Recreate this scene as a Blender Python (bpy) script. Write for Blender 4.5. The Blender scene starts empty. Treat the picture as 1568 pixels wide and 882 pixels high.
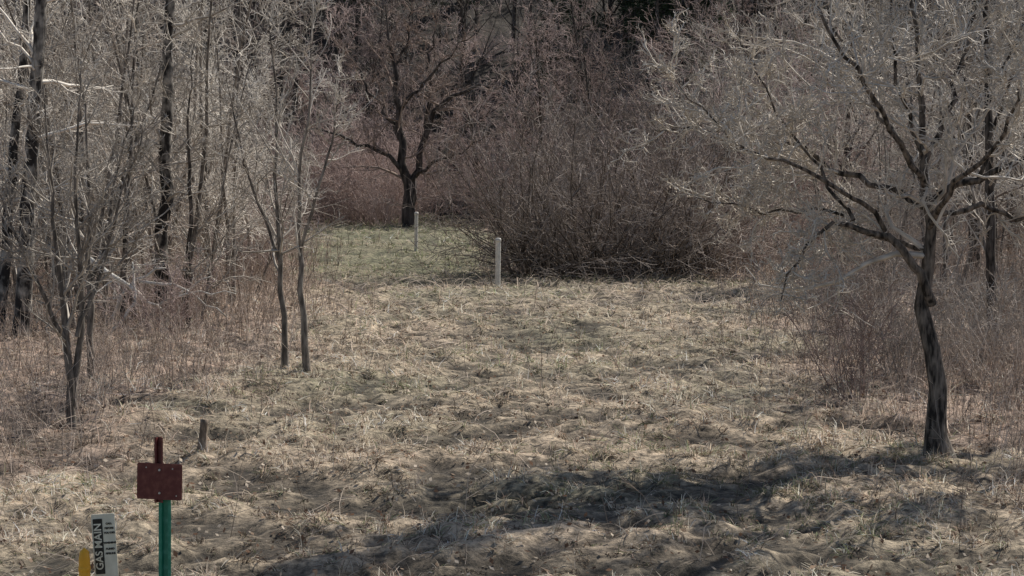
import bpy, math, numpy as np
from mathutils import Vector
R_=np.random.default_rng
scene=bpy.context.scene
COL=scene.collection

# ------------------------------------------------------------------ noise / terrain
_tab=R_(5).random((256,256))
def vnoise(x,y,s,o=0.0):
    x=np.asarray(x,float)/s+o*13.7+1000; y=np.asarray(y,float)/s+o*7.3+1000
    xi=np.floor(x).astype(int); yi=np.floor(y).astype(int); fx=x-xi; fy=y-yi
    fx=fx*fx*(3-2*fx); fy=fy*fy*(3-2*fy)
    a=_tab[xi%256,yi%256]; b=_tab[(xi+1)%256,yi%256]; c=_tab[xi%256,(yi+1)%256]; d=_tab[(xi+1)%256,(yi+1)%256]
    return (a*(1-fx)+b*fx)*(1-fy)+(c*(1-fx)+d*fx)*fy
def sstep(a,b,v):
    t=np.clip((v-a)/(b-a),0,1); return t*t*(3-2*t)
def micro(x,y): # tussock relief 0..1
    return vnoise(x,y,.95,21)*.30+vnoise(x,y,.40,3)*.36+vnoise(x,y,.19,4)*.34
def height(x,y):
    x=np.asarray(x,float); y=np.asarray(y,float)
    h=0.16*(vnoise(x,y,7,1)-.5)+0.16*(vnoise(x,y,1.9,2)-.5)+.34*(micro(x,y)-.5)
    h=h+np.clip(y-98,0,None)*0.42*sstep(98,112,y)*np.where(y>230,0,1)+np.where(y>230,132*0.42,0)
    return h
def woodmask(x,y):
    xl=np.interp(y,[10,15,22,28,40,48,60,95],[-6.5,-5.4,-4.4,-3.8,-3.9,-4.0,-5.6,-8])
    xr=np.interp(y,[10,15,22,28,40,52,56,95],[8,5.8,4.9,4.1,4.8,5.8,-.3,-2])
    w=2.0*(vnoise(x,y,1.5,7)-.5)
    return np.maximum(sstep(-1.,1.3,xl-x+w),sstep(-1.,1.3,x-xr+w))

# ------------------------------------------------------------------ mesh helpers
def make_mesh(name,verts,quads,mats,matidx=None,colors=None,smooth=False):
    me=bpy.data.meshes.new(name)
    verts=np.ascontiguousarray(verts,dtype=np.float32).reshape(-1,3); quads=np.ascontiguousarray(quads,dtype=np.int32).reshape(-1,4)
    me.vertices.add(len(verts)); me.vertices.foreach_set("co",verts.ravel())
    me.loops.add(quads.size); me.loops.foreach_set("vertex_index",quads.ravel())
    me.polygons.add(len(quads)); me.polygons.foreach_set("loop_start",np.arange(0,quads.size,4,dtype=np.int32))
    if matidx is not None: me.polygons.foreach_set("material_index",np.ascontiguousarray(matidx,dtype=np.int32))
    if smooth: me.polygons.foreach_set("use_smooth",np.ones(len(quads),dtype=bool))
    for m in mats: me.materials.append(m)
    if colors is not None:
        a=me.color_attributes.new("Col",'FLOAT_COLOR','POINT')
        c=np.ones((len(verts),4),np.float32); c[:,:3]=colors; a.data.foreach_set("color",c.ravel())
    me.update(calc_edges=True)
    return me
def add_obj(name,me,loc=(0,0,0),parent=None,rot=(0,0,0),scale=(1,1,1)):
    o=bpy.data.objects.new(name,me); COL.objects.link(o); o.location=loc; o.rotation_euler=rot; o.scale=scale
    if parent: o.parent=parent
    return o
def nrm(v): return v/np.maximum(np.linalg.norm(v,axis=-1,keepdims=True),1e-9)
def tubes(groups):
    V=[];Q=[];M=[];off=0
    for P,R,n,m in groups:
        N,K,_=P.shape
        T=nrm(np.gradient(P,axis=1)); mean=nrm(P[:,-1]-P[:,0])
        ref=np.eye(3)[np.argmin(np.abs(mean),axis=1)][:,None,:]
        U=nrm(np.cross(T,ref)); W=np.cross(T,U)
        a=np.arange(n)*2*math.pi/n
        v=P[:,:,None,:]+R[:,:,None,None]*(np.cos(a)[None,None,:,None]*U[:,:,None,:]+np.sin(a)[None,None,:,None]*W[:,:,None,:])
        idx=off+np.arange(N*K*n).reshape(N,K,n); nx=np.roll(idx,-1,axis=2)
        q=np.stack([idx[:,:-1],nx[:,:-1],nx[:,1:],idx[:,1:]],-1).reshape(-1,4)
        V.append(v.reshape(-1,3));Q.append(q);M.append(np.full(len(q),m));off+=N*K*n
    return np.concatenate(V),np.concatenate(Q),np.concatenate(M)
def spawn(rng,P,R,n,t0,t1,ang,sd,ratio,K,wig,up,rr,rmin,lo=.55,hi=1.2,tip=.5,slim=.02):
    N,Kp,_=P.shape
    idx=np.repeat(np.arange(N),n); M=len(idx); t=rng.uniform(t0,t1,M)
    f=t*(Kp-1); i=np.clip(f.astype(int),0,Kp-2); w=(f-i)[:,None]
    pos=P[idx,i]*(1-w)+P[idx,i+1]*w; tan=nrm(P[idx,i+1]-P[idx,i]); rad=(R[idx,i]*(1-w[:,0])+R[idx,i+1]*w[:,0])
    Lp=np.linalg.norm(np.diff(P,axis=1),axis=2).sum(1)[idx]
    L=Lp*ratio*(1-tip*t)*rng.uniform(lo,hi,M)
    v=rng.normal(size=(M,3)); v-=(v*tan).sum(1,keepdims=True)*tan; v=nrm(v)
    a=rng.normal(ang,sd,M)[:,None]; d=np.cos(a)*tan+np.sin(a)*v
    pts=[pos]; seg=(L/(K-1))[:,None]
    for k in range(K-1):
        d=nrm(d+rng.normal(size=(M,3))*wig+np.array([0,0,up])); pts.append(pts[-1]+d*seg)
    Pn=np.stack(pts,1); r0=np.maximum(np.minimum(rad*rr,L*slim),rmin)
    Rn=r0[:,None]*(1-np.linspace(0,1,K)[None,:])+rmin*.6*np.linspace(0,1,K)[None,:]
    return Pn,Rn
def resample(pts,rads,K,rng=None,wob=0.0):
    pts=np.array(pts,float)
    s=np.r_[0,np.cumsum(np.linalg.norm(np.diff(pts,axis=0),axis=1))]; u=np.linspace(0,s[-1],K)
    P=np.stack([np.interp(u,s,pts[:,c]) for c in range(3)],1)
    Q=P.copy(); Q[1:-1]=(P[:-2]+2*P[1:-1]+P[2:])/4
    if rng is not None and wob:
        w=rng.normal(size=Q.shape)*wob; w[0]=0; Q=Q+w
    return Q[None],np.interp(u,s,rads)[None]

# ------------------------------------------------------------------ materials
def new_mat(name):
    m=bpy.data.materials.new(name); m.use_nodes=True; nt=m.node_tree; b=nt.nodes["Principled BSDF"]; return m,nt,b
def bark(name,c1,c2,scale=18,bump=.6,rough=.8,stretch=.25,vary=.35,spec=.25,lo=.38,hi=.66):
    m,nt,b=new_mat(name); N=nt.nodes; L=nt.links
    tc=N.new('ShaderNodeTexCoord'); mp=N.new('ShaderNodeMapping'); mp.inputs['Scale'].default_value=(1,1,stretch); L.new(tc.outputs['Object'],mp.inputs[0])
    no=N.new('ShaderNodeTexNoise'); no.inputs['Scale'].default_value=scale; no.inputs['Detail'].default_value=5; L.new(mp.outputs[0],no.inputs['Vector'])
    cr=N.new('ShaderNodeValToRGB'); cr.color_ramp.elements[0].position=lo; cr.color_ramp.elements[1].position=hi
    cr.color_ramp.elements[0].color=(*c1,1); cr.color_ramp.elements[1].color=(*c2,1); L.new(no.outputs[0],cr.inputs[0])
    oi=N.new('ShaderNodeObjectInfo'); mr=N.new('ShaderNodeMapRange'); mr.inputs[3].default_value=1-vary; mr.inputs[4].default_value=1+vary; L.new(oi.outputs['Random'],mr.inputs[0])
    hv=N.new('ShaderNodeHueSaturation'); L.new(cr.outputs[0],hv.inputs['Color']); L.new(mr.outputs[0],hv.inputs['Value']); L.new(hv.outputs[0],b.inputs['Base Color'])
    b.inputs['Roughness'].default_value=rough; b.inputs['Specular IOR Level'].default_value=spec
    bp=N.new('ShaderNodeBump'); bp.inputs['Strength'].default_value=bump; bp.inputs['Distance'].default_value=.02; L.new(no.outputs[0],bp.inputs['Height']); L.new(bp.outputs[0],b.inputs['Normal'])
    return m
def twigmat(name,c1,c2,scale=3):
    m,nt,b=new_mat(name); N=nt.nodes; L=nt.links; N.remove(b)
    d=N.new('ShaderNodeBsdfDiffuse'); L.new(d.outputs[0],N["Material Output"].inputs[0])
    oi=N.new('ShaderNodeObjectInfo'); tc=N.new('ShaderNodeTexCoord'); no=N.new('ShaderNodeTexNoise'); no.inputs['Scale'].default_value=scale; no.inputs['Detail'].default_value=0
    L.new(tc.outputs['Object'],no.inputs['Vector'])
    ad=N.new('ShaderNodeMath'); ad.operation='ADD'; L.new(no.outputs[0],ad.inputs[0]); L.new(oi.outputs['Random'],ad.inputs[1])
    mr=N.new('ShaderNodeMapRange'); mr.inputs[1].default_value=.35; mr.inputs[2].default_value=1.45; L.new(ad.outputs[0],mr.inputs[0])
    mx=N.new('ShaderNodeMix'); mx.data_type='RGBA'; mx.inputs[6].default_value=(*c1,1); mx.inputs[7].default_value=(*c2,1); L.new(mr.outputs[0],mx.inputs[0]); L.new(mx.outputs[2],d.inputs[0])
    return m
def attr_mat(name,transl=.3):
    m,nt,b=new_mat(name); N=nt.nodes; L=nt.links; N.remove(b)
    at=N.new('ShaderNodeAttribute'); at.attribute_name="Col"; d=N.new('ShaderNodeBsdfDiffuse'); L.new(at.outputs['Color'],d.inputs[0])
    if transl:
        tr=N.new('ShaderNodeBsdfTranslucent'); L.new(at.outputs['Color'],tr.inputs[0]); mx=N.new('ShaderNodeMixShader'); mx.inputs[0].default_value=transl
        L.new(d.outputs[0],mx.inputs[1]); L.new(tr.outputs[0],mx.inputs[2]); L.new(mx.outputs[0],N["Material Output"].inputs[0])
    else: L.new(d.outputs[0],N["Material Output"].inputs[0])
    return m
M_dark=bark("bark_dark",(.03,.025,.021),(.20,.17,.145),20,.9)
M_aspen=bark("bark_aspen",(.03,.026,.024),(.40,.365,.32),7,.7,stretch=.6,vary=.1,lo=.45,hi=.68)
M_grey=bark("bark_grey",(.11,.093,.078),(.36,.315,.27),20,.6)
M_twig=twigmat("twig_grey",(.24,.21,.18),(.92,.85,.755))
M_twigb=twigmat("twig_brown",(.16,.135,.115),(.62,.54,.47))
M_red=twigmat("twig_russet",(.22,.17,.152),(.64,.515,.47))
M_willow=twigmat("willow_stem",(.11,.093,.082),(.62,.535,.475),2)
M_grass=attr_mat("dry_grass_blade",.42)
M_weed=attr_mat("dry_stem",0)
M_need=attr_mat("conifer_needles",.15)

# ------------------------------------------------------------------ ground
m,nt,b=new_mat("soil_and_thatch"); N=nt.nodes; L=nt.links
at=N.new('ShaderNodeAttribute'); at.attribute_name="Col"
tc=N.new('ShaderNodeTexCoord')
n1=N.new('ShaderNodeTexNoise'); n1.inputs['Scale'].default_value=9; n1.inputs['Detail'].default_value=7; n1.inputs['Roughness'].default_value=.7; L.new(tc.outputs['Object'],n1.inputs['Vector'])
cr=N.new('ShaderNodeValToRGB'); cr.color_ramp.elements[0].position=.38; cr.color_ramp.elements[0].color=(.26,.25,.23,1); cr.color_ramp.elements[1].position=.62; cr.color_ramp.elements[1].color=(1.6,1.53,1.45,1); L.new(n1.outputs[0],cr.inputs[0])
mx=N.new('ShaderNodeMix'); mx.data_type='RGBA'; mx.blend_type='MULTIPLY'; mx.inputs[0].default_value=1; L.new(at.outputs['Color'],mx.inputs[6]); L.new(cr.outputs[0],mx.inputs[7]); L.new(mx.outputs[2],b.inputs['Base Color'])
bp=N.new('ShaderNodeBump'); bp.inputs['Strength'].default_value=1; bp.inputs['Distance'].default_value=.06; L.new(n1.outputs[0],bp.inputs['Height']); L.new(bp.outputs[0],b.inputs['Normal'])
b.inputs['Roughness'].default_value=.95
M_ground=m
xs=np.unique(np.round(np.r_[-900,-500,-300,-200,-150,-110,-80,-60,np.arange(-50,-12,1.),np.arange(-12,12,.08),np.arange(12,50,1.),50,60,80,110,150,200,300,500,900],3))
ys=np.unique(np.round(np.r_[-900,-500,-200,-100,-50,-20,-5,np.arange(0,12,1.),np.arange(12,60,.08),np.arange(60,130,.5),np.arange(130,230,8),231,300,500,900,1500],3))
X,Y=np.meshgrid(xs,ys); Z=height(X,Y)
nx_,ny_=len(xs),len(ys); idx=np.arange(nx_*ny_).reshape(ny_,nx_)
q=np.stack([idx[:-1,:-1],idx[:-1,1:],idx[1:,1:],idx[1:,:-1]],-1)
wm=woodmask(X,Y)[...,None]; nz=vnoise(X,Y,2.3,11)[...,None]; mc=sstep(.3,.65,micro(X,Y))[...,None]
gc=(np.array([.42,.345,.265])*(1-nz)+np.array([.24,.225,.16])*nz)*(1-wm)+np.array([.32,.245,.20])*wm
gc=gc*(.18+.95*mc)  # hollows darkened: dark thatch plus tussock shade put into the colour
fg=sstep(50,56,Y)[...,None]*(1-wm); gc=gc*(1-.6*fg)+np.array([.12,.135,.075])*.6*fg
hf=sstep(88,98,Y)[...,None]; gc=gc*(1-hf)+np.array([.05,.042,.035])*hf  # dark hillside litter colour, standing in for shade under the trees
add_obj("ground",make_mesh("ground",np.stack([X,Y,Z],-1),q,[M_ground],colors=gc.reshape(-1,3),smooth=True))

# ------------------------------------------------------------------ grass
def blades(rng,x,y,az,el,Ln,wd,K,col,curl=.5):
    n=len(x); z=height(x,y); d=np.stack([np.cos(az),np.sin(az)],1); e=el.copy()
    pts=[np.stack([x,y,z-.01],1)]; seg=Ln/(K-1)
    for k in range(K-1):
        p=pts[-1]+np.stack([d[:,0]*np.cos(e),d[:,1]*np.cos(e),np.sin(e)],1)*seg[:,None]
        p[:,2]=np.maximum(p[:,2],height(p[:,0],p[:,1])+.012); pts.append(p)
        e=e-rng.uniform(.3,1.3,n)*curl; a2=rng.normal(0,.25,n); d=np.stack([d[:,0]*np.cos(a2)-d[:,1]*np.sin(a2),d[:,0]*np.sin(a2)+d[:,1]*np.cos(a2)],1)
    P=np.stack(pts,1)
    tilt=rng.uniform(-1.0,1.0,n); s=np.stack([-np.sin(az)*np.cos(tilt),np.cos(az)*np.cos(tilt),np.sin(tilt)],1)
    wk=np.linspace(1,.25,K)[None,:]*wd[:,None]*.5
    A=P-s[:,None]*wk[...,None]; B=P+s[:,None]*wk[...,None]
    V=np.stack([A,B],2); idx=np.arange(n*K*2).reshape(n,K,2)
    q=np.stack([idx[:,:-1,0],idx[:,:-1,1],idx[:,1:,1],idx[:,1:,0]],-1).reshape(-1,4)
    return V.reshape(-1,3),q,np.repeat(col,K*2,axis=0)
PAL=np.array([[.80,.68,.545],[.96,.88,.75],[.53,.43,.33],[.18,.135,.105],[.31,.34,.20],[.76,.59,.49]])
acc=[]; off=0
def acc_add(t):
    global off
    acc.append((t[0],t[1]+off,t[2])); off+=len(t[0])
rng=R_(11)
for (y0,y1,td,nb,K,wd0,ls) in [(9,24,38,18,3,.0095,.75),(24,36,24,15,3,.0115,.9),(36,60,10,13,3,.016,1.1),(60,97,3.5,11,3,.024,1.4)]:
    hw=.28*y1+1.5; nt_=int((y1-y0)*2*hw*td)
    tx=rng.uniform(-hw,hw,nt_); ty=rng.uniform(y0,y1,nt_)
    wmk=woodmask(tx,ty)
    mi=micro(tx,ty); lush_lit=sstep(.34,.66,mi+rng.normal(0,.06,nt_))  # mound relief drives grass growth and the painted lit/shaded tone
    keep=(np.abs(tx)<.28*ty+1.5)&(rng.random(nt_)<(.06+1.1*lush_lit)*(1-.4*wmk)); tx=tx[keep];ty=ty[keep];wmk=wmk[keep];lush_lit=lush_lit[keep]
    ti=np.repeat(np.arange(len(tx)),nb); n=len(ti)
    spread=.04*ls; x=tx[ti]+rng.normal(0,spread,n); y=ty[ti]+rng.normal(0,spread,n)
    flow=vnoise(tx,ty,.5,31)*12+rng.normal(0,1.4,len(tx)); az=flow[ti]+rng.normal(0,1.0,n)
    elb=rng.uniform(.05,1.0,len(tx)); el=np.clip(elb[ti]+rng.normal(0,.4,n),.02,1.5)
    Ln=rng.uniform(.05,.17,n)*ls*(.5+1.0*lush_lit[ti])*(1+.6*wmk[ti])
    g=vnoise(tx,ty,1.9,41)*.6+vnoise(tx,ty,.6,42)*.4; brn=vnoise(tx,ty,1.6,43)*.6+vnoise(tx,ty,.5,44)*.4
    far=sstep(50,57,ty)
    dk=1-lush_lit  # hollows pick darker litter colours, partly as painted shade
    pr=np.stack([.30-.1*dk,.27*lush_lit**1.5,.17+.15*dk,.06+1.9*np.clip(brn-.47,0,1)+.18*wmk+.3*dk,.04+(2.2*np.clip(g-.48,0,1)+.95*far+.12*dk)*(1-wmk),.09+.45*wmk],1); pr/=pr.sum(1,keepdims=True)
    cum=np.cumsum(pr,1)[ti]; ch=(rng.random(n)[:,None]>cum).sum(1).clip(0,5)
    tone=(.45+.68*lush_lit)*(.72+.5*vnoise(tx,ty,2.6,47))  # shade between tussocks painted into blade colour, plus random patches
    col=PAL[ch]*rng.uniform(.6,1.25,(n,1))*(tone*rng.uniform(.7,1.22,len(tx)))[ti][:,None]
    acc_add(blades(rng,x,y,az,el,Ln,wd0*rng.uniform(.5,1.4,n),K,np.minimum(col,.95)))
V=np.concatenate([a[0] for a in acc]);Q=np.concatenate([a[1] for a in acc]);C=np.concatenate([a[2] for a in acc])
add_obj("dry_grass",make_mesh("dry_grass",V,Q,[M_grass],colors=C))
acc=[];off=0
n=16000; y=rng.uniform(14,56,n); x=rng.uniform(-1,1,n)*(.28*y+2)
wmk=woodmask(x,y); edge=np.exp(-((y-48)/5)**2)*(x<6)
keep=rng.random(n)<np.clip(.08+.75*wmk+.8*edge,0,1); x=x[keep];y=y[keep]; n=len(x)
az=rng.normal(.3,1.0,n)+math.pi*(rng.random(n)<.4)
col=np.array([.94,.80,.68])*rng.uniform(.35,1.0,(n,1))
acc_add(blades(rng,x,y,az,rng.uniform(.05,.9,n),rng.uniform(.3,1.0,n),rng.uniform(.005,.012,n)*(y/28+.2),6,col,.32))
add_obj("lying_dead_stalks",make_mesh("lying_dead_stalks",acc[0][0],acc[0][1],[M_grass],colors=acc[0][2]))
n=16000; y=rng.uniform(12,45,n); x=rng.uniform(-1,1,n)*(.28*y+2); z=height(x,y)+rng.uniform(.01,.08,n)
s=rng.uniform(.012,.034,n); u=nrm(rng.normal(size=(n,3))*[1,1,.5]); v=nrm(np.cross(u,rng.normal(size=(n,3))*[.5,.5,1])); c=np.stack([x,y,z],1)
VV=np.stack([c-u*s[:,None],c-v*s[:,None]*.6,c+u*s[:,None],c+v*s[:,None]*.6],1)
col=np.array([[.22,.14,.10],[.42,.31,.23],[.74,.64,.53]])[rng.integers(0,3,n)]*rng.uniform(.6,1.1,(n,1))
add_obj("fallen_leaves",make_mesh("fallen_leaves",VV,np.arange(n*4).reshape(n,4),[M_grass],colors=np.repeat(col,4,0)))

def weeds(name,rng,x,y,hmin,hmax,c0,rad,lean=.22,side=3):
    n=len(x); z=height(x,y); d=nrm(np.stack([rng.normal(0,lean,n),rng.normal(0,lean,n),np.ones(n)],1)); Ln=rng.uniform(hmin,hmax,n)
    pts=[np.stack([x,y,z-.02],1)]
    for k in range(3):
        d=nrm(d+rng.normal(size=(n,3))*.16); pts.append(pts[-1]+d*(Ln/3)[:,None])
    P=np.stack(pts,1); r=rad*(y/25).clip(.8,2.5); R=r[:,None]*np.array([1,.85,.65,.35])
    g=[(P,R,3,0)]; cols=[np.repeat(np.array(c0)*rng.uniform(.25,1.5,(n,1)),12,0)]
    if side:
        P2,R2=spawn(rng,P,R,side,.35,.98,.7,.25,.45,3,.12,.08,.7,rad*.6); g.append((P2,R2,3,0)); cols.append(np.repeat(np.array(c0)*rng.uniform(.4,1.5,(len(P2),1)),9,0))
    V,Q,M=tubes(g); add_obj(name,make_mesh(name,V,Q,[M_weed],M,np.concatenate(cols)))
n=46000; y=rng.uniform(17,70,n); x=rng.uniform(-1,1,n)*(.31*y+2); w=woodmask(x,y)
keep=(rng.random(n)<w*.7*(.2+vnoise(x,y,1.4,51)))|(rng.random(n)<.010); x=x[keep];y=y[keep]
weeds("dead_weed_stems",rng,x,y,.2,1.1,(.54,.44,.365),.004)

# ------------------------------------------------------------------ tree variants
def stems_radial(rng,n,spread,lmin,lmax,leanmin,leanmax,K,wig,up,r0,sx=1,sy=1):
    a=rng.uniform(0,2*math.pi,n); rr=np.sqrt(rng.random(n))*spread
    pos=np.stack([np.cos(a)*rr*sx,np.sin(a)*rr*sy,np.full(n,-.08)],1)
    a2=a+rng.normal(0,.8,n); le=rng.uniform(leanmin,leanmax,n); d=np.stack([np.cos(a2)*np.sin(le),np.sin(a2)*np.sin(le),np.cos(le)],1)
    L=rng.uniform(lmin,lmax,n); pts=[pos]
    for k in range(K-1):
        d=nrm(d+rng.normal(size=(n,3))*wig+np.array([0,0,up])); pts.append(pts[-1]+d*(L/(K-1))[:,None])
    P=np.stack(pts,1); R=r0*rng.uniform(.6,1.2,n)[:,None]*(1-.85*np.linspace(0,1,K))[None]
    return P,R
def v_sapling(seed,ns,h,mt=M_twig,mb=M_grey,dens=1.):
    r=R_(seed); P,R=stems_radial(r,ns,.25,h*.75,h,.02,.3,9,.07,.02,.045*h/7); g=[(P,R,6,0)]
    P1,R1=spawn(r,P,R,int(15*dens),.08,.98,.9,.3,.34,6,.2,.05,.5,.009); g.append((P1,R1,3,1))
    P2,R2=spawn(r,P1,R1,7,.15,.98,.85,.3,.5,4,.25,.02,.6,.0075); g.append((P2,R2,3,1))
    P3,R3=spawn(r,P2,R2,3,.2,.98,.8,.3,.6,3,.25,.02,.7,.0065); g.append((P3,R3,3,1))
    V,Q,M=tubes(g); return make_mesh("bare_sapling_v",V,Q,[mb,mt],M,smooth=True)
def v_tree(seed,h,mt=M_twig,mb=M_dark,t0=.3,r0=.14,ang=.9,ratio=.32,n1=30,n2=8,n3=4,rm=.008):
    r=R_(seed); P,R=stems_radial(r,1,.01,h,h,.0,.05,14,.03,.01,r0); R=r0*(1-.9*np.linspace(0,1,14))[None]; g=[(P,R,8,0)]
    P1,R1=spawn(r,P,R,n1,t0,.98,ang,.25,ratio,7,.16,.05,.5,.012); g.append((P1,R1,5,0))
    P2,R2=spawn(r,P1,R1,n2,.15,.98,.8,.3,.42,4,.2,.03,.6,.010); g.append((P2,R2,3,1))
    if n3:
        P3,R3=spawn(r,P2,R2,n3,.15,.98,.8,.3,.55,3,.22,.02,.7,rm); g.append((P3,R3,3,1))
    V,Q,M=tubes(g); return make_mesh("bare_tree_v",V,Q,[mb,mt],M,smooth=True)
def v_shrub(seed,n,h,mt,spread=.7,lean=.9,th=.016,k1=8,k2=4,sx=1,sy=1,up=.03,wig=.13,lmin=.5,mb=None,rm=.0065):
    r=R_(seed); P,R=stems_radial(r,n,spread,h*lmin,h,.05,lean,8,wig,up,th,sx,sy); g=[(P,R,4,0)]
    P1,R1=spawn(r,P,R,k1,.12,.98,.8,.3,.42,5,.2,.02,.6,rm*1.2); g.append((P1,R1,3,1))
    P2,R2=spawn(r,P1,R1,k2,.15,.98,.8,.3,.52,3,.25,.0,.7,rm); g.append((P2,R2,3,1))
    V,Q,M=tubes(g); return make_mesh("bare_shrub_v",V,Q,[mb or mt,mt],M)
def v_conifer(seed,h,t0=.12,w=.28,nb=90):
    r=R_(seed); P,R=stems_radial(r,1,.01,h,h,0,.02,10,.01,.0,.16); R=.16*h/12*(1-.93*np.linspace(0,1,10))[None]
    P1,R1=spawn(r,P,R,nb,t0,.99,1.45,.12,w,6,.05,.01,.4,.008,.75,1.1,.93)
    P2,R2=spawn(r,P1,R1,8,.15,.98,.8,.2,.35,4,.06,-.02,.6,.005)
    Vt,Qt,Mt=tubes([(P,R,7,0),(P1,R1,4,0)])
    A=np.concatenate([P1[:,2:].reshape(-1,3),P2.reshape(-1,3)]); A=np.repeat(A,4,0); n=len(A)
    c=A+r.normal(size=(n,3))*.08; u=nrm(r.normal(size=(n,3))*[1,1,.5]); v=nrm(np.cross(u,r.normal(size=(n,3))))
    s=r.uniform(.07,.17,n)[:,None]; VV=np.stack([c-u*s,c-v*s*.2,c+u*s,c+v*s*.2],1).reshape(-1,3)
    V=np.concatenate([Vt,VV]); Q=np.concatenate([Qt,np.arange(n*4).reshape(n,4)+len(Vt)]); M=np.concatenate([Mt,np.ones(n)])
    col=np.concatenate([np.full((len(Vt),3),.06),np.repeat(np.array([.06,.085,.05])*r.uniform(.5,1.5,(n,1)),4,0)])
    return make_mesh("conifer_v",V,Q,[M_dark,M_need],M,col)

SAP=[v_sapling(100+i,[2,3,4,3,5][i],[7,8.5,6,9,7.5][i],dens=[1,1.1,1,1,.9][i]) for i in range(5)]
SAPB=[v_sapling(120+i,[3,2,4][i],[7,9,6.5][i],mt=M_twigb) for i in range(3)]
TREE=[v_tree(140+i,[13,15,12][i],t0=.15) for i in range(3)]
TREER=[v_tree(150+i,[10,11][i],mt=M_red,t0=.12,ratio=.42,ang=.8,n1=34,n2=9,n3=5,rm=.010) for i in range(2)]
HILL=[v_tree(190+i,[12,14,11][i],mt=[M_twigb,M_red,M_twigb][i],mb=M_dark,t0=.12,ratio=.34,n1=34,n2=11,n3=0) for i in range(3)]
SHR=[v_shrub(160+i,[34,44,28][i],[3.2,4.2,2.5][i],M_red) for i in range(3)]
SHB=[v_shrub(170+i,[30,40][i],[3.0,4.0][i],M_twigb) for i in range(2)]
CON=[v_conifer(180,13),v_conifer(181,16,.3,.22)]

def empty(name,loc=(0,0,0)):
    o=bpy.data.objects.new(name,None); COL.objects.link(o); o.location=loc; o.empty_display_size=.3; return o
def scatter(parent,meshes,rng,n,xr,yr,smin,smax,cond=None,mind=0.,part="plant"):
    done=[];tries=0
    while len(done)<n and tries<n*40:
        tries+=1; x=rng.uniform(*xr); y=rng.uniform(*yr)
        if cond and not cond(x,y): continue
        if mind and any((x-a)**2+(y-b)**2<mind**2 for a,b in done): continue
        done.append((x,y)); s=rng.uniform(smin,smax)
        add_obj(part,meshes[rng.integers(len(meshes))],(x,y,float(height(x,y))),parent,(rng.normal(0,.03),rng.normal(0,.03),rng.uniform(0,6.28)),(s,s,s*rng.uniform(.9,1.1)))
rng=R_(77)
lw=empty("grey_alder_woodland")
in_view=lambda x,y:abs(x)<.28*y+2
scatter(lw,SAP,rng,80,(-24,-4.6),(37,84),.65,1.1,lambda x,y:in_view(x,y) and x<np.interp(y,[36,48,60,95],[-5.6,-5.2,-7.5,-10]),1.0,"sapling")
scatter(lw,SAPB,rng,34,(-24,-6),(37,84),.6,1.1,lambda x,y:in_view(x,y) and x<np.interp(y,[36,60,95],[-5.8,-8,-11]),1.0,"sapling")
scatter(lw,TREE,rng,8,(-28,-8),(45,95),.8,1.1,lambda x,y:in_view(x,y),2.5,"tree")
rw=empty("mixed_bare_woodland")
scatter(rw,SAP+SAPB,rng,72,(5.5,28),(42,92),.7,1.15,lambda x,y:in_view(x,y) and x>np.interp(y,[42,55,95],[7.5,6.5,5]),1.1,"sapling")
scatter(rw,SAPB,rng,6,(.8,5),(60,84),.6,.8,None,1.5,"sapling")
scatter(rw,TREE,rng,8,(8,30),(45,95),.8,1.1,lambda x,y:in_view(x,y),2.5,"tree")
th=empty("red_twig_thicket")
scatter(th,SHR,rng,44,(-14,16),(88,100),.9,1.5,None,.9,"shrub")
scatter(th,SHR+SHB,rng,50,(-22,-4.8),(35,88),.35,.9,lambda x,y:in_view(x,y) and x<np.interp(y,[36,48,60,95],[-5.2,-4.9,-6.6,-8]),.9,"shrub")
scatter(th,SHR+SHB,rng,46,(0,26),(44,88),.5,1.0,lambda x,y:in_view(x,y) and x>np.interp(y,[44,52,58,88],[6.6,6.6,1,-1.5]),1.,"shrub")
scatter(th,SHB,rng,9,(5.8,11),(29,44),.35,.6,lambda x,y:in_view(x,y),.8,"shrub")
scatter(th,TREER,rng,9,(-9,10),(92,104),.75,1.0,None,2.2,"tree")
for (tx_,ty_,sc_,rz) in [(-1.2,90,.78,.4),(1.3,91.5,.84,2),(3.6,90,.76,3.3),(6.3,89,.74,5),(0.2,94,.86,1.2)]:
    add_obj("tree",TREER[int(rz)%2],(tx_,ty_,0),th,(0,0,rz),(sc_*1.1,sc_*1.1,sc_))
hf_=empty("hillside_forest")
scatter(hf_,HILL,rng,135,(-36,36),(102,134),.8,1.2,None,1.5,"tree")
scatter(hf_,SHR+SHB,rng,45,(-32,32),(101,118),.9,1.4,None,1.5,"shrub")
ev=empty("evergreen_stand")
scatter(ev,CON,rng,34,(-36,36),(113,136),.8,1.2,None,2.6,"conifer")
scatter(ev,CON,rng,5,(0,11),(108,113),.6,.8,None,2.2,"conifer")

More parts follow.
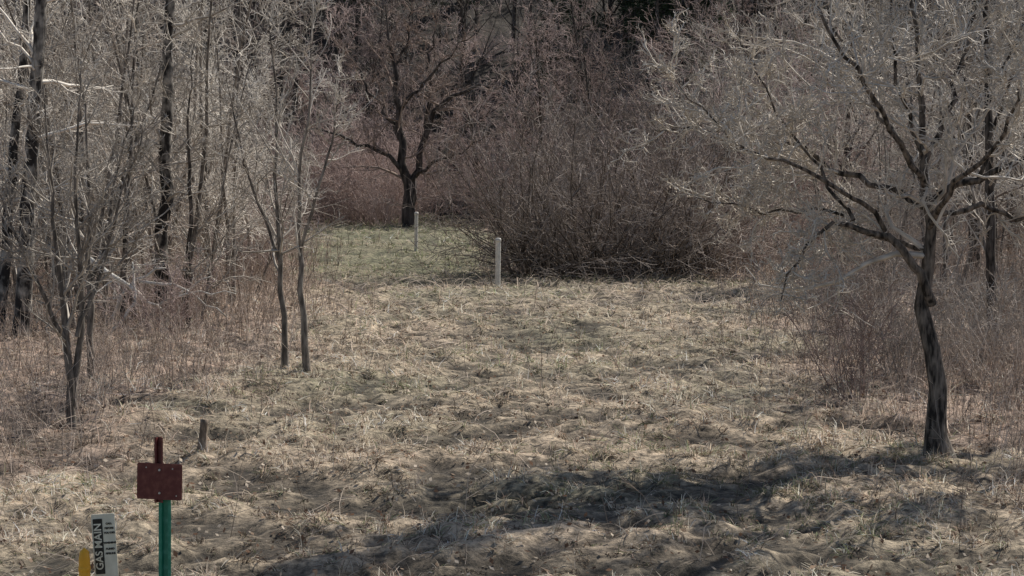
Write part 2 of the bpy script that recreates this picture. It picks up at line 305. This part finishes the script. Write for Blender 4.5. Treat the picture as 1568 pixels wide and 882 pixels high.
# ------------------------------------------------------------------ individual trees
def custom(name,base,limbs,seed,levels,mats,K=12,wob=.012,sides=9):
    r=R_(seed); g=[];Ps=[];Rs=[]
    for i,(pts,rad) in enumerate(limbs):
        P,R=resample(pts,rad,K,r,wob); Ps.append(P);Rs.append(R); g.append((P,R,sides,0))
    P=np.concatenate(Ps);R=np.concatenate(Rs)
    for i,(n,t0,t1,ang,ratio,k,wig,up,rmin) in enumerate(levels):
        P,R=spawn(r,P,R,n,t0,t1,ang,.28,ratio,k,wig,up,.55,rmin); g.append((P,R,4 if i==0 else 3,1))
    V,Q,M=tubes(g); me=make_mesh(name,V,Q,mats,M,smooth=True)
    return add_obj(name,me,(base[0],base[1],float(height(*base))))
L_=[([(0,0,-.1),(0,0,.05),(-.03,0,.46),(-.085,0,1.12),(-.11,0,1.7),(-.15,.0,2.36),(-.24,.05,3.1),(-.18,.1,3.9),(-.32,.1,4.7),(-.3,.2,5.9)],[.19,.13,.10,.085,.075,.052,.036,.026,.017,.007]),
 ([(-.11,0,1.55),(-.26,-.1,1.85),(-.42,-.15,2.05),(-.62,-.2,2.29),(-.95,-.3,2.4),(-1.25,-.3,2.32),(-1.5,-.3,2.07),(-1.72,-.3,1.6)],[.055,.045,.04,.036,.028,.02,.014,.006]),
 ([(-.14,0,2.5),(-.5,.3,2.7),(-.95,.6,2.85),(-1.5,.8,3.15),(-2.1,.9,3.3),(-2.9,1.0,3.3)],[.04,.034,.028,.022,.014,.006]),
 ([(-.15,0,2.55),(.05,-.1,2.75),(.35,-.2,2.82),(.8,-.3,3.05),(1.5,-.4,3.3),(2.3,-.4,3.9)],[.045,.04,.034,.026,.017,.007]),
 ([(-.18,0,2.7),(-.45,-.4,3.1),(-.8,-.7,3.5),(-1.2,-.9,4.07),(-1.6,-1.1,4.8),(-1.9,-1.2,5.5)],[.034,.028,.023,.018,.013,.006]),
 ([(-.22,0,2.9),(0,.2,3.3),(.3,.4,4.1),(.55,.5,4.9),(.8,.5,5.8)],[.034,.028,.022,.014,.006]),
 ([(-.15,0,2.3),(-.1,-.6,2.6),(.1,-1.3,3.0),(.3,-1.9,3.6),(.4,-2.2,4.3)],[.032,.028,.022,.014,.006]),
 ([(-.2,0,2.8),(-.4,.7,3.2),(-.6,1.4,3.8),(-.9,2.0,4.6),(-1.1,2.3,5.2)],[.034,.028,.022,.014,.006]),
 ([(-.62,-.2,2.29),(-1.1,-.5,2.75),(-1.7,-.7,2.9),(-2.3,-.8,3.3),(-2.9,-.9,3.9)],[.026,.021,.017,.012,.005]),
 ([(-.95,-.3,2.4),(-1.2,-.1,2.8),(-1.7,0,3.5),(-2.1,.1,4.3)],[.022,.017,.012,.005]),
 ([(-.15,0,2.45),(.4,.3,2.5),(.9,.5,2.35),(1.5,.6,2.5),(2.2,.6,2.4)],[.032,.026,.02,.014,.006]),
 ([(-.12,0,2.1),(-.6,.4,2.2),(-1.1,.6,2.5),(-1.8,.8,2.45),(-2.4,.9,2.6)],[.028,.022,.017,.012,.005]),
 ([(-.2,0,3.0),(-.5,-.2,3.7),(-.6,-.3,4.5),(-.9,-.3,5.3)],[.026,.02,.014,.006]),
 ([(.3,-.2,2.8),(.5,-.2,3.4),(.6,-.3,4.1),(.95,-.3,4.9)],[.024,.019,.013,.006])]
M_appletwig=twigmat("apple_twig",(.07,.058,.05),(.86,.79,.70),9)
custom("apple_tree",(4.34,22),L_,301,[(22,.34,.99,1.0,.40,8,.30,.11,.0095),(10,.1,.98,.85,.5,6,.32,.07,.0068),(5,.15,.98,.8,.58,4,.3,.04,.005)],[bark("bark_apple",(.022,.019,.017),(.23,.195,.165),22,.9),M_appletwig],16,.03,10)
L_=[([(0,0,-.1),(-.05,0,.6),(-.3,0,2.8),(-.45,0,4.5),(-.6,0,6.2),(-.95,0,8.7)],[.36,.25,.17,.13,.09,.02]),
 ([(-.05,0,.8),(.35,.3,2.3),(.65,.3,3.8),(.9,.2,4.6),(1.6,0,5.0),(2.6,0,5.6),(3.8,0,5.4)],[.18,.14,.12,.10,.08,.06,.02]),
 ([(-.2,0,2.0),(-.9,-.3,2.9),(-1.9,-.5,3.2),(-3.0,-.6,3.7),(-3.9,-.6,3.9)],[.10,.08,.06,.04,.015]),
 ([(-.35,0,3.4),(-1.0,.4,4.6),(-1.9,.6,5.8),(-2.6,.8,7.0)],[.1,.07,.05,.015]),
 ([(.65,.3,3.8),(.8,.4,5.2),(.7,.5,6.6),(1.1,.5,8.2)],[.1,.07,.05,.015]),
 ([(-.6,0,6.0),(-.2,.2,7.0),(.1,.2,8.0),(.2,.2,9.2)],[.07,.05,.03,.012]),
 ([(-.45,0,4.5),(.4,-.9,5.5),(1.5,-1.5,6.5),(2.6,-1.8,7.5)],[.09,.06,.04,.015]),
 ([(0,0,1.8),(.9,-.5,2.6),(1.9,-.8,2.9),(3.0,-.8,3.6)],[.08,.06,.04,.015])]
custom("spreading_dark_tree",(-4.0,86),L_,302,[(17,.2,.99,.9,.36,6,.24,.03,.016),(9,.1,.98,.8,.48,4,.24,.02,.012),(4,.15,.98,.75,.5,3,.2,.0,.009)],[bark("bark_black",(.024,.02,.018),(.11,.09,.078),8,.8),twigmat("twig_umber",(.09,.07,.06),(.36,.285,.245))],14,.08,9)
def tall(name,base,h,r0,lx,seed,ly=0,n=30,t0=.22,mats=None,wob=.02):
    L=[([(0,0,-.15),(0,0,.1),(lx*.3,ly*.3,h*.3),(lx*.62,ly*.6,h*.6),(lx,ly,h)],[r0*1.45,r0*1.08,r0*.9,r0*.65,r0*.15])]
    return custom(name,base,L,seed,[(n,t0,.98,1.0,.2,7,.2,.02,.009),(8,.15,.98,.8,.42,5,.22,.02,.007),(4,.15,.98,.75,.5,3,.2,.02,.006)],mats or [M_dark,M_twig],18,wob)
tall("bare_aspen_tree",(-7.9,35),10,.13,.75,311,mats=[M_aspen,M_twig])
tall("bare_aspen_tree",(-6.25,38.7),10.5,.12,.45,312,mats=[M_aspen,M_twig])
tall("bare_aspen_tree",(-8.6,36.5),9,.09,.9,313,n=22,mats=[M_aspen,M_twig])
tall("bare_ash_tree",(-6.7,37.4),6,.055,.35,314,n=22,t0=.1)
tall("bare_ash_tree",(-5.65,38),5.0,.045,.12,315,n=20,t0=.2)
tall("bare_ash_tree",(8.2,37.2),9,.085,-.3,316,n=26)
tall("bare_ash_tree",(10.6,43),10,.09,.3,317,n=26)
# trees right of the frame whose crowns shade the clearing
add_obj("pine_tree",v_conifer(351,12.8,.42,.17,46),(7.9,25.7,0))
OAK=v_tree(352,11.5,mt=M_twigb,t0=.35,r0=.15,ang=.9,ratio=.33,n1=26,n2=9,n3=4,rm=.012)
for (ox,oy,rz,sc) in [(8.6,24.1,1.0,1),(10.4,32.5,2.2,1.0),(12.2,37.5,3.1,1.1)]:
    add_obj("bare_oak_tree",OAK,(ox,oy,0),None,(0,0,rz),(sc,sc,sc))
def sapl(name,base,stems,seed,lv=None,mats=None):
    return custom(name,base,stems,seed,lv or [(18,.25,.99,.8,.38,6,.2,.08,.0065),(8,.15,.98,.8,.45,4,.22,.05,.005),(3,.2,.98,.7,.55,3,.22,.03,.0042)],mats or [M_grey,M_twig],14,.014,7)
sapl("young_maple",(-5.05,25),[([(0,0,-.05),(.0,0,.4),(-.06,0,1.1),(-.14,0,2.0),(-.2,0,2.9),(-.3,0,4.0)],[.065,.05,.042,.03,.02,.006]),
 ([(.0,0,.3),(.08,.1,1.1),(.1,.1,2.0),(.03,.1,2.9),(.1,.2,4.2)],[.045,.038,.03,.02,.006]),
 ([(-.03,0,.9),(-.25,-.2,1.5),(-.5,-.3,2.2),(-.8,-.4,3.0)],[.03,.025,.018,.005]),
 ([(.06,0,1.1),(.3,.2,1.8),(.5,.3,2.6),(.8,.4,3.5)],[.03,.024,.016,.005])],321)
sapl("young_maple",(-5.75,29.7),[([(0,0,-.05),(.03,0,.8),(-.02,0,1.8),(.02,0,2.8),(-.1,0,4.4)],[.055,.045,.036,.022,.006]),([(0,0,1.2),(.25,.1,2.0),(.4,.1,3.0),(.7,.1,3.9)],[.03,.025,.018,.005])],322)
sapl("young_maple",(-3.15,30.2),[([(0,0,-.05),(-.02,0,.6),(-.06,0,1.5),(-.1,0,2.6),(-.1,0,3.6),(-.2,0,5.0)],[.055,.042,.035,.026,.018,.006]),([(-.06,0,1.5),(-.3,.1,2.2),(-.6,.1,3.0),(-.8,.1,4.1)],[.026,.022,.016,.005])],323)
sapl("young_maple",(-2.8,29.8),[([(0,0,-.05),(-.04,0,.6),(-.1,0,1.5),(-.12,0,2.4),(.05,0,3.5),(.1,0,4.9)],[.06,.046,.036,.026,.018,.006]),([(-.1,0,1.6),(.12,-.1,2.3),(.35,-.1,3.1),(.5,-.1,4.1)],[.026,.022,.016,.005])],324)
add_obj("dogwood_shrub",v_shrub(331,18,2.2,M_red,.2,.5,.009,6,4,up=.03,wig=.12,rm=.0042),(4.25,27,float(height(4.25,27))))
add_obj("dogwood_shrub",v_shrub(332,16,1.9,M_twigb,.3,.7,.009,6,4,wig=.14,rm=.0042),(5.2,29.5,0))
add_obj("dogwood_shrub",v_shrub(333,16,1.9,M_twigb,.3,.8,.009,6,4,wig=.14,rm=.0042),(6.4,28.5,0))
add_obj("dogwood_shrub",v_shrub(334,20,2.4,M_twigb,.4,.8,.011,6,4,wig=.14,rm=.005),(6.0,34,0))
add_obj("dogwood_shrub",v_shrub(335,20,2.2,M_twig,.4,.9,.011,6,4,wig=.14,rm=.005),(7.2,32,0))
M_willow_d=twigmat("willow_old_wood",(.05,.042,.036),(.26,.215,.18),2)
add_obj("willow_shrub",v_shrub(341,190,5.4,M_willow,1.0,1.2,.026,9,4,sx=2.3,sy=1.6,up=.03,wig=.17,lmin=.3,mb=M_willow_d,rm=.007),(2.2,54.5,float(height(2.3,54.5))))
add_obj("willow_shrub",v_shrub(342,110,4.6,M_willow,.9,1.3,.024,9,4,sx=1.5,sy=1.4,up=.02,wig=.18,lmin=.3,mb=M_willow_d,rm=.007),(4.3,55.5,float(height(4.3,56))))
add_obj("willow_shrub",v_shrub(343,80,7.0,M_twigb,.9,.8,.028,9,4,sx=1.8,sy=1.3,up=.03,wig=.15,rm=.008),(4.6,60,0))
add_obj("willow_shrub",v_shrub(344,80,7.6,M_red,.9,.8,.03,9,4,sx=2.2,sy=1.3,up=.03,wig=.15,rm=.008),(7.4,64,0))

def simple_poly(name,pts,rads,mat,K=12,sides=12,loc=(0,0,0),wob=.01,parent=None):
    P,R=resample(pts,rads,K,R_(9),wob); V,Q,M=tubes([(P,R,sides,0)])
    me=make_mesh(name,V,Q,[mat],smooth=True)
    import bmesh
    bm=bmesh.new(); bm.from_mesh(me); bmesh.ops.holes_fill(bm,edges=[e for e in bm.edges if e.is_boundary],sides=0); bm.to_mesh(me); bm.free()
    return add_obj(name,me,loc,parent)
M_stump=bark("stump_wood",(.16,.125,.095),(.48,.38,.30),22,.9)
simple_poly("tree_stump",[(0,0,-.1),(0,0,.03),(.0,0,.15),(.01,0,.27),(.02,0,.36)],[.085,.06,.043,.041,.043],M_stump,10,12,(-3.2,22.5,float(height(-3.2,22.5))),.004)
M_log=bark("weathered_wood",(.5,.46,.4),(.88,.84,.77),14,.5)
lg=empty("fallen_branches",(-6.3,36.2,.0))
for i,(a,b_,c_,r0) in enumerate([((-.75,0,1.35),(-.1,.1,.85),(.55,.2,.35),.055),((-.5,.3,.2),(.0,.2,.95),(.55,.1,1.15),.04),((-.4,-.3,.1),(.1,-.2,.5),(.0,.1,1.25),.035),((.1,.1,.95),(.7,.0,.9),(1.6,-.2,.35),.03),((-.1,.2,.1),(.6,.3,.65),(1.3,.3,1.0),.03),((.2,.2,.3),(.9,.2,.75),(1.7,.3,.7),.025)]):
    simple_poly("branch_%d"%(i+1),[a,b_,c_],[r0,r0*.8,r0*.35],M_log,9,8,(0,0,0),.03,lg)

# ------------------------------------------------------------------ man-made markers
def paint(name,c,c2,rough=.5,scale=30,lo=.45,hi=.7,metal=0):
    m,nt,b=new_mat(name); N=nt.nodes; L=nt.links
    tc=N.new('ShaderNodeTexCoord'); no=N.new('ShaderNodeTexNoise'); no.inputs['Scale'].default_value=scale; no.inputs['Detail'].default_value=6; L.new(tc.outputs['Object'],no.inputs['Vector'])
    cr=N.new('ShaderNodeValToRGB'); cr.color_ramp.elements[0].position=lo; cr.color_ramp.elements[1].position=hi; cr.color_ramp.elements[0].color=(*c,1); cr.color_ramp.elements[1].color=(*c2,1); L.new(no.outputs[0],cr.inputs[0]); L.new(cr.outputs[0],b.inputs['Base Color'])
    bp=N.new('ShaderNodeBump'); bp.inputs['Strength'].default_value=.25; bp.inputs['Distance'].default_value=.003; L.new(no.outputs[0],bp.inputs['Height']); L.new(bp.outputs[0],b.inputs['Normal'])
    b.inputs['Roughness'].default_value=rough; b.inputs['Metallic'].default_value=metal
    return m
import bmesh
def extrude_profile(name,prof,z0,z1,mat,parent,loc=(0,0,0),bevel=.0015,nz=1):
    bm=bmesh.new(); vs=[bm.verts.new((x,y,z0)) for x,y in prof]; f=bm.faces.new(vs)
    r=bmesh.ops.extrude_face_region(bm,geom=[f]); bmesh.ops.translate(bm,vec=(0,0,z1-z0),verts=[v for v in r['geom'] if isinstance(v,bmesh.types.BMVert)])
    bmesh.ops.recalc_face_normals(bm,faces=bm.faces)
    if bevel: bmesh.ops.bevel(bm,geom=list(bm.edges),offset=bevel,segments=2,affect='EDGES',clamp_overlap=True)
    me=bpy.data.meshes.new(name); bm.to_mesh(me); bm.free(); me.materials.append(mat)
    return add_obj(name,me,loc,parent)
def plate(name,w,h,t,rad,mat,parent,loc,rot=(0,0,0)):
    bm=bmesh.new(); vs=[]
    for cx,cz,a0 in [(w/2-rad,h/2-rad,0),(-w/2+rad,h/2-rad,90),(-w/2+rad,-h/2+rad,180),(w/2-rad,-h/2+rad,270)]:
        for k in range(6):
            a=math.radians(a0+k*18); vs.append(bm.verts.new((cx+rad*math.cos(a),-t/2,cz+rad*math.sin(a))))
    f=bm.faces.new(vs); r=bmesh.ops.extrude_face_region(bm,geom=[f]); bmesh.ops.translate(bm,vec=(0,t,0),verts=[v for v in r['geom'] if isinstance(v,bmesh.types.BMVert)])
    bmesh.ops.recalc_face_normals(bm,faces=bm.faces); me=bpy.data.meshes.new(name); bm.to_mesh(me); bm.free(); me.materials.append(mat)
    return add_obj(name,me,loc,parent,rot)
def disc(name,r,t,mat,parent,loc):
    bm=bmesh.new(); bmesh.ops.create_cone(bm,cap_ends=True,segments=14,radius1=r,radius2=r*.8,depth=t); bmesh.ops.rotate(bm,verts=bm.verts,matrix=__import__('mathutils').Matrix.Rotation(math.radians(90),3,'X'))
    me=bpy.data.meshes.new(name); bm.to_mesh(me); bm.free(); me.materials.append(mat); return add_obj(name,me,loc,parent)
M_maroon=paint("maroon_paint",(.12,.022,.022),(.20,.06,.048),.5,25)
M_green=paint("green_paint",(.02,.24,.16),(.08,.36,.27),.45,20,.5,.75)
M_bolt=paint("galvanised_bolt",(.5,.5,.48),(.7,.69,.66),.4,60,metal=.3)
M_white=paint("weathered_white",(.72,.71,.60),(.88,.87,.76),.6,12)
M_post=paint("pale_pvc",(.66,.63,.57),(.82,.79,.73),.55,6)
M_black=paint("black_vinyl",(.012,.012,.012),(.03,.03,.03),.5,40)
M_yel=paint("yellow_plastic",(.88,.42,.02),(.95,.52,.04),.45,14)
U=[(-.036,0),(-.036,-.004),(-.018,-.004),(-.014,.022),(.014,.022),(.018,-.004),(.036,-.004),(.036,0),(.021,0),(.017,.026),(-.017,.026),(-.021,0)]
gz=float(height(-2.27,14)); zz=-gz
s0=empty("metal_sign",(-2.27,14,gz)); s0.rotation_euler=(0,math.radians(.6),math.radians(-8))
extrude_profile("upper_post",[(x*.8,y) for x,y in U],.90+zz,1.325+zz,M_maroon,s0,(-.02,0,0),.001)
extrude_profile("lower_post",[(x*1.15,y+.03) for x,y in U],-.3+zz,.985+zz,M_green,s0,(.012,0,0),.001)
plate("sign_plate",.30,.235,.004,.012,M_maroon,s0,(-.012,-.008,1.04+zz),(0,math.radians(.8),0))
for i,(bx,bz) in enumerate([(-.012,1.115),(-.012,.965)]): disc("bolt_%d"%(i+1),.008,.008,M_bolt,s0,(bx,-.014,bz+zz))
for i,(bx,bz) in enumerate([(.075,1.125),(-.1,1.13),(.1,.95)]): disc("rivet_%d"%(i+1),.005,.004,M_bolt,s0,(bx,-.012,bz+zz))
uz=float(height(-2.61,14))
u0=empty("utility_marker",(-2.60,14,uz)); u0.rotation_euler=(0,math.radians(-3),math.radians(6))
plate("marker_panel",.15,1.12,.006,.008,M_white,u0,(0,0,.27-uz))
def txt(name,s,size,mat,loc,parent,rot):
    c=bpy.data.curves.new(name,'FONT'); c.body=s; c.size=size; c.extrude=.0008; c.align_x='CENTER'; c.align_y='CENTER'; c.offset=.0012
    o=bpy.data.objects.new(name,c); COL.objects.link(o); dg=bpy.context.evaluated_depsgraph_get(); me=bpy.data.meshes.new_from_object(o.evaluated_get(dg)); bpy.data.objects.remove(o)
    me.materials.clear(); me.materials.append(mat); return add_obj(name,me,loc,parent,rot)
plate("black_band",.060,.36,.002,.004,M_black,u0,(-.036,-.0055,.62-uz))
txt("band_lettering","GAS MAIN",.066,M_white,(-.036,-.0080,.62-uz),u0,(math.radians(90),math.radians(-90),0))
for i,(t,zp) in enumerate([("CALL",.765),("BEFORE",.735),("YOU DIG",.705),("WARNING",.64),("BURIED",.60),("PIPELINE",.57)]):
    txt("small_print_%d"%(i+1),t,.0165,M_black,(.035,-.0040,zp-uz),u0,(math.radians(90),0,0))
yz=float(height(-2.72,14.1))
y0_=empty("yellow_marker_stake",(-2.745,13.9,yz))
P=[(0,0,-.2),(0,0,.3),(0,0,.55-yz),(0,0,.60-yz),(.0,0,.625-yz)]
V,Q,M=tubes([(np.array(P)[None],np.array([.036,.036,.036,.03,.004])[None],14,0)]); add_obj("stake_tube",make_mesh("stake_tube",V,Q,[M_yel],smooth=False),(0,0,0),y0_)
V,Q,M=tubes([(np.array([(0,0,.44),(0,0,.445),(0,0,.47),(0,0,.475)])[None],np.array([.036,.039,.039,.036])[None],14,0)]); add_obj("stake_collar",make_mesh("stake_collar",V,Q,[M_yel]),(0,0,0),y0_)
for (px,py,h,w) in [(-.33,50,1.13,.062),(-2.9,66,1.2,.055)]:
    e=empty("marker_post",(px,py,float(height(px,py)))); e.rotation_euler=(0,math.radians(.8),.4)
    V,Q,M=tubes([(np.array([(0,0,-.2),(0,0,.4),(0,0,h-.08),(0,0,h-.06),(0,0,h-.055)])[None],np.array([w,w,w,w,w])[None],14,0)]); add_obj("tube",make_mesh("tube",V,Q,[M_post],smooth=True),(0,0,0),e)
    V,Q,M=tubes([(np.array([(0,0,h-.1),(0,0,h-.095),(0,0,h-.02),(0,0,h-.005),(0,0,h)])[None],np.array([w,w*1.12,w*1.12,w*.8,.002])[None],14,0)]); add_obj("cap",make_mesh("cap",V,Q,[M_post],smooth=True),(0,0,0),e)

# ------------------------------------------------------------------ light, sky, camera
AZ=46; EL=44
w=bpy.data.worlds.new("World"); scene.world=w; w.use_nodes=True; nt=w.node_tree
sk=nt.nodes.new('ShaderNodeTexSky'); sk.sky_type='NISHITA'; sk.sun_disc=False; sk.sun_elevation=math.radians(EL); sk.sun_rotation=math.radians(AZ)
nt.links.new(sk.outputs[0],nt.nodes['Background'].inputs[0]); nt.nodes['Background'].inputs[1].default_value=.08
ld=bpy.data.lights.new("sun",'SUN'); ld.energy=5; ld.angle=math.radians(.5); ld.color=(1,.95,.865); lo=bpy.data.objects.new("sun",ld); COL.objects.link(lo)
sd=Vector((math.sin(math.radians(AZ))*math.cos(math.radians(EL)),math.cos(math.radians(AZ))*math.cos(math.radians(EL)),math.sin(math.radians(EL))))
lo.rotation_euler=sd.to_track_quat('Z','Y').to_euler(); lo.location=(30,30,40)
cam=bpy.data.cameras.new("camera"); co=bpy.data.objects.new("camera",cam); COL.objects.link(co); co.location=(0,0,3.2)
cam.lens=76.9; cam.sensor_width=36; cam.clip_end=3000; co.rotation_euler=(math.radians(90-3.72),0,0); scene.camera=co
scene.view_settings.view_transform='Standard'; scene.view_settings.look='None'; scene.view_settings.exposure=0
